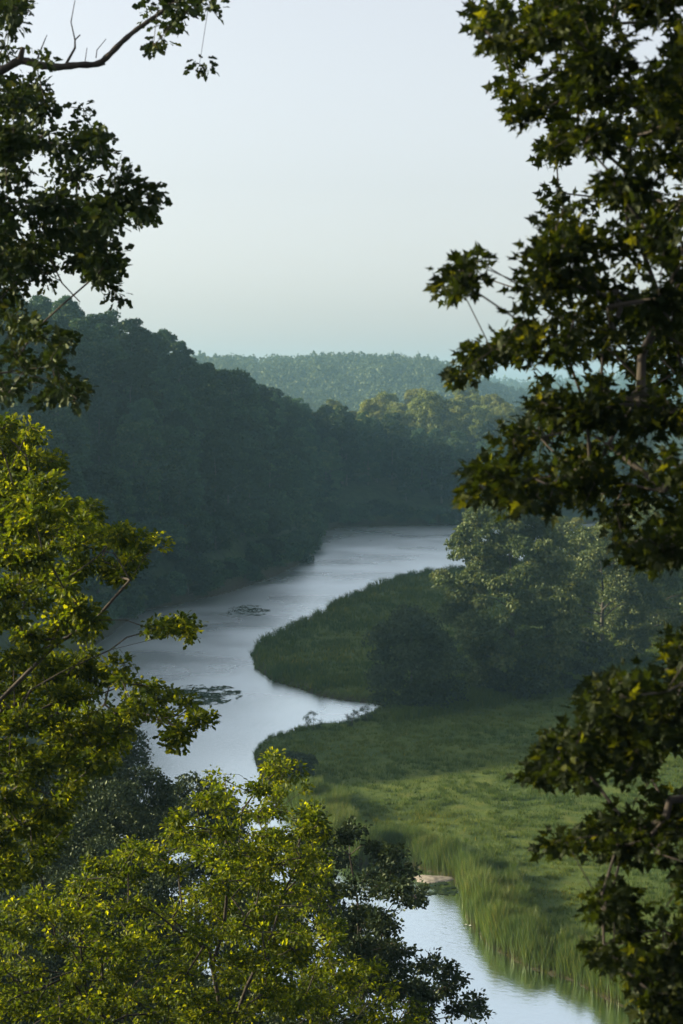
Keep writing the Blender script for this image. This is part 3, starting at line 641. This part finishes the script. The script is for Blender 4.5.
out_ = np.array([at(r.uniform(-420, -40), r.uniform(-350, 400), r.uniform(14.5, 20)) for _ in range(130)] + [q for q in [(r.uniform(-12, -2.6), r.uniform(11.5, 24), r.uniform(28.5, 40)) for _ in range(1600)] if q[0] < -.19 * q[1] - .35 and (q[2] > 33 or q[1] < 16.5) and ((q[0] + 6.5) / 6) ** 2 + ((q[1] - 17) / 6.5) ** 2 + ((q[2] - 34.5) / 6.5) ** 2 < 1])  # unseen outer crown, added dense towards the sun to shade oak and maple
pts = np.vstack([p1, out_]); bx, by = -5.4, 17.0; bz = hz(bx, by)
def catmull(q, k=5):
    q = np.array([q[0]] + list(q) + [q[-1]], float); o = []
    for i in range(1, len(q) - 2):
        for t in np.arange(k) / k: o.append(.5 * (2 * q[i] + (q[i + 1] - q[i - 1]) * t + (2 * q[i - 1] - 5 * q[i] + 4 * q[i + 1] - q[i + 2]) * t * t + (-q[i - 1] + 3 * q[i] - 3 * q[i + 1] + q[i + 2]) * t ** 3))
    return o + [q[-2]]
LIMB = catmull([at(*q) for q in [(-60, 95, 16.6), (0, 71, 16.5), (20, 61, 16.5), (40, 65, 16.45), (58, 67, 16.4), (78, 65, 16.4), (97, 64, 16.4), (108, 56, 16.35), (122, 42, 16.3), (136, 30, 16.3), (150, 20, 16.3), (170, 4, 16.3), (186, -25, 16.3)]])
T = [[(bx, by, bz - .5), (-5.3, 17, 27), (-5.0, 16.9, 30), (-4.9, 16.8, 33.5), (-5.2, 16.7, 37)],
     [(-5, 16.9, 33)] + LIMB,
     [(-5, 16.9, 31.5), tuple(at(-60, 215, 16.4)), tuple(at(20, 202, 16.4)), tuple(at(45, 197, 16.4)), tuple(at(90, 205, 16.3))],
     [(-5, 16.9, 30.8), tuple(at(-60, 380, 16.4)), tuple(at(10, 372, 16.4)), tuple(at(40, 378, 16.3))]]
tw = lambda *q: [(at(a, b_, 16.4), at(c_, d_, 16.4), ra, rb) for a, b_, c_, d_, ra, rb in q]
ex = tw((66, 64, 75, 48, .013, .010), (75, 48, 75, 40, .010, .007), (75, 40, 71, 22, .007, .005), (71, 22, 75, 0, .005, .003), (75, 40, 80, 35, .006, .006), (20, 60, 23, 48, .03, .02), (36, 62, 44, 42, .008, .005), (44, 42, 47, 35, .005, .003),
        (97, 64, 105, 64, .03, .008), (96, 58, 97, 50, .005, .004), (97, 50, 106, 39, .004, .003), (85, 62, 87, 48, .004, .003), (50, 258, 62, 283, .009, .007), (62, 283, 80, 302, .007, .005))
rl = np.linspace(.040, .015, len(LIMB)) * (1 + .10 * np.sin(np.arange(len(LIMB)) * 1.7))
ex += [(LIMB[k], LIMB[k + 1], rl[k], rl[k + 1]) for k in range(len(LIMB) - 1)]
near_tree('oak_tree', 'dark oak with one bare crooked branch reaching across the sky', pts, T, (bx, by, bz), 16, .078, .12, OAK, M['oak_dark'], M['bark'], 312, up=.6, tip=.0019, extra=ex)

# sunlit tree below it
r = np.random.default_rng(321)
bp_ = [(-40, 400), (0, 415), (28, 420), (52, 432), (66, 455), (70, 478), (88, 478), (96, 500), (108, 528), (116, 512), (130, 512), (136, 530), (158, 532), (178, 540), (165, 556), (148, 560), (140, 578), (118, 588), (92, 570), (80, 592), (100, 612), (125, 612), (150, 618), (178, 610), (206, 622), (208, 636), (188, 644),
       (168, 632), (140, 640), (118, 650), (134, 668), (150, 680), (172, 688), (190, 694), (214, 706), (212, 724), (186, 736), (192, 752), (165, 756), (140, 752), (120, 770), (90, 775), (78, 800), (60, 850), (40, 880), (-40, 900)]
p1 = mask_points(1350, bp_, 21.8, 26.5, r, [(62, 480, 5), (100, 600, 9), (95, 640, 6), (120, 700, 5), (110, 590, 8), (30, 520, 4), (150, 720, 6), (85, 700, 5)], (), (150, 24, .5))
out_ = np.array([at(r.uniform(-300, -40), r.uniform(540, 1000), r.uniform(22, 28)) for _ in range(420)])  # unseen side of the crown, thickened to shade the lower branches
pts = np.vstack([p1, out_]); bx, by = -5.6, 24.6; bz = hz(bx, by)
T = [[(bx, by, bz - .5), (-5.5, 24.6, 22), (-5.1, 24.5, 25), (-4.7, 24.4, 28), (-4.5, 24.3, 30.8)],
     [(-4.9, 24.4, 26.6), tuple(at(0, 700, 24.2)), tuple(at(55, 645, 24.1)), tuple(at(95, 620, 24)), tuple(at(130, 580, 23.8)), tuple(at(150, 550, 23.7))],
     [(-4.9, 24.4, 26.8), tuple(at(30, 690, 24)), tuple(at(110, 650, 23.9)), tuple(at(170, 635, 23.8))], [(-5, 24.5, 26), tuple(at(60, 740, 24)), tuple(at(130, 725, 23.9)), tuple(at(180, 715, 23.9))]]
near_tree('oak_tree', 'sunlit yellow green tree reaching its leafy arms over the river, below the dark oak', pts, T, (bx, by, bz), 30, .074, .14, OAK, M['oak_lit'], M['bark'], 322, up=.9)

# bright treetop at the bottom
r = np.random.default_rng(331)
cp = [(-40, 925), (0, 905), (22, 893), (48, 880), (62, 866), (80, 856), (105, 858), (128, 834), (150, 842), (165, 822), (180, 800), (198, 782), (215, 762), (230, 778), (240, 790), (258, 772), (262, 748), (275, 740), (285, 756), (300, 758), (318, 762), (312, 785), (322, 806), (332, 830), (330, 860), (338, 900), (350, 930), (345, 955),
      (380, 960), (400, 990), (432, 1010), (440, 1060), (-40, 1070)]
p1 = mask_points(2100, cp, 27.5, 33, r, [(248, 760, 6), (285, 800, 7), (235, 840, 6), (150, 870, 7), (120, 900, 8), (290, 870, 5), (300, 905, 8), (318, 935, 8), (310, 960, 6), (60, 915, 5), (200, 905, 6), (150, 960, 9), (240, 800, 7), (210, 815, 5), (90, 980, 8), (200, 985, 8), (255, 945, 7), (345, 990, 5)], (), (230, 24, .42))
out_ = np.array([at(r.uniform(-150, 480), r.uniform(1060, 1350), r.uniform(28, 33)) for _ in range(200)])
pts = np.vstack([p1, out_]); bx, by = -2.4, 30.6; bz = hz(bx, by)
T = [[(bx, by, bz - .5), (-2.4, 30.5, 18.5), (-2.2, 30.4, 21), (-1.9, 30.3, 23.5), (-1.6, 30.3, 25.4)], [(-2.3, 30.4, 20), tuple(at(90, 1000, 30.4)), tuple(at(60, 930, 30.3))], [(-2.2, 30.4, 20.6), tuple(at(260, 960, 30.2)), tuple(at(300, 860, 30.1)), tuple(at(280, 780, 30))], [(-2.3, 30.4, 19.5), tuple(at(330, 1030, 30)), tuple(at(370, 1000, 30))]]
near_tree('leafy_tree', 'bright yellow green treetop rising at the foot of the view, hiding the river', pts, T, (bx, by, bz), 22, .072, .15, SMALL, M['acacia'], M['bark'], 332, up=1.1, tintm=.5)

# dark tree between the bright treetop and the river
r = np.random.default_rng(341)
dp = [(300, 800), (335, 812), (352, 818), (372, 828), (395, 838), (412, 858), (428, 882), (424, 905), (408, 922), (402, 945), (428, 948), (452, 952), (466, 972), (470, 990), (488, 985), (506, 1002), (502, 1018), (480, 1030), (470, 1060), (260, 1060), (280, 900)]
p1 = mask_points(850, dp, 42, 47.5, r, [(418, 935, 7), (385, 905, 4), (360, 860, 4), (345, 905, 6), (400, 895, 4), (375, 870, 4), (440, 985, 4), (410, 965, 5), (350, 935, 4), (385, 935, 5)], [(478, 1010, 10, 8), (420, 895, 8, 8)], (95, 16, .6))
out_ = np.array([at(r.uniform(260, 480), r.uniform(1060, 1250), r.uniform(42, 47)) for _ in range(140)])
pts = np.vstack([p1, out_]); bx, by = .6, 45; bz = hz(bx, by)
T = [[(bx, by, bz - .5), (.6, 45, 15), (.5, 44.9, 18), (.3, 44.8, 20.5), (.2, 44.8, 21.8)], [(.6, 45, 15.5), tuple(at(410, 1000, 44.6)), tuple(at(450, 985, 44.5))], [(.5, 44.9, 17.5), tuple(at(390, 920, 44.6)), tuple(at(410, 885, 44.5))]]
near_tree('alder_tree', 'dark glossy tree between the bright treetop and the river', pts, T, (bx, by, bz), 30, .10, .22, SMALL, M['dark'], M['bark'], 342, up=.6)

slope_kinds = []
for k in range(3):
    r = np.random.default_rng(400 + k); cm, C = crown_mesh('slope_crown', r, 15, 5.0, .5, 110, 420, .17, SMALL, clump_r=.2, pear=.3); cm.materials.append(M['dark'])
    tm = trunk_mesh('slope_trunk', r, 15, .2, C, 2); tm.materials.append(M['bark']); slope_kinds.append((cm, tm))
# shaded trees lower on the slope, seen through the gaps
for k, (px, Yd, pt, sc, lab) in enumerate([(40, 72, 770, .62, 'dark shaded tree on the near slope behind the sunlit arms'), (120, 66, 790, .6, 'dark shaded tree glimpsed between the sunlit tree and bright treetop'),
        (190, 78, 800, .55, 'small shaded tree at the near bank behind the bright treetop'), (285, 62, 850, .5, 'low shaded tree behind the middle of the bright treetop'), (90, 95, 735, .7, 'blue green shaded tree at the near waterline')]):
    p = at(px, pt, Yd); gz = hz(p[0], p[1]); hh = max(p[2] - gz, 5.0)
    v = slope_kinds[k % 3]; sc = hh / 14.2
    place(v, p[0], p[1], sc, k * 1.3, 'slope_tree', lab, 'tree', None)

# white water lilies beside the reeds
for (px, py), lab in zip([(466, 925), (470, 926), (480, 931)], ['white water lily nearest the sand spit beside the reeds', 'white water lily between two others beside the reeds', 'lone white water lily drifting closest under the reeds']):
    p = ground(px, py); e = thing('water_lily', lab, 'flower', (p[0], p[1], .01), 0, 'water lilies beside the reeds')
    V, F = [], []
    for ring, (rr_, zz, nn) in enumerate([(.09, .03, 9), (.06, .07, 7)]):
        for q in range(nn):
            a = q / nn * 2 * PI + ring * .3; w_ = .3; b = len(V)
            V += [(0, 0, .005), (rr_ * .6 * math.cos(a - w_), rr_ * .6 * math.sin(a - w_), zz * .5), (rr_ * math.cos(a), rr_ * math.sin(a), zz), (rr_ * .6 * math.cos(a + w_), rr_ * .6 * math.sin(a + w_), zz * .5)]; F.append((b, b + 1, b + 2, b + 3))
    obj('petals', mesh('petals', V, [np.array(F)]), flat_mat('white_petal', (.7, .7, .66), (.8, .8, .76)), e)
    a = np.arange(12) / 12 * 2 * PI * .93; V = [(0, 0, .004)] + [(.17 * math.cos(q), .17 * math.sin(q), .006) for q in a]
    obj('pad', mesh('pad', V, [np.array([(0, k, k + 1) for k in range(1, 12)])]), flat_mat('lily_pad', (.03, .06, .02), (.05, .09, .03)), e)
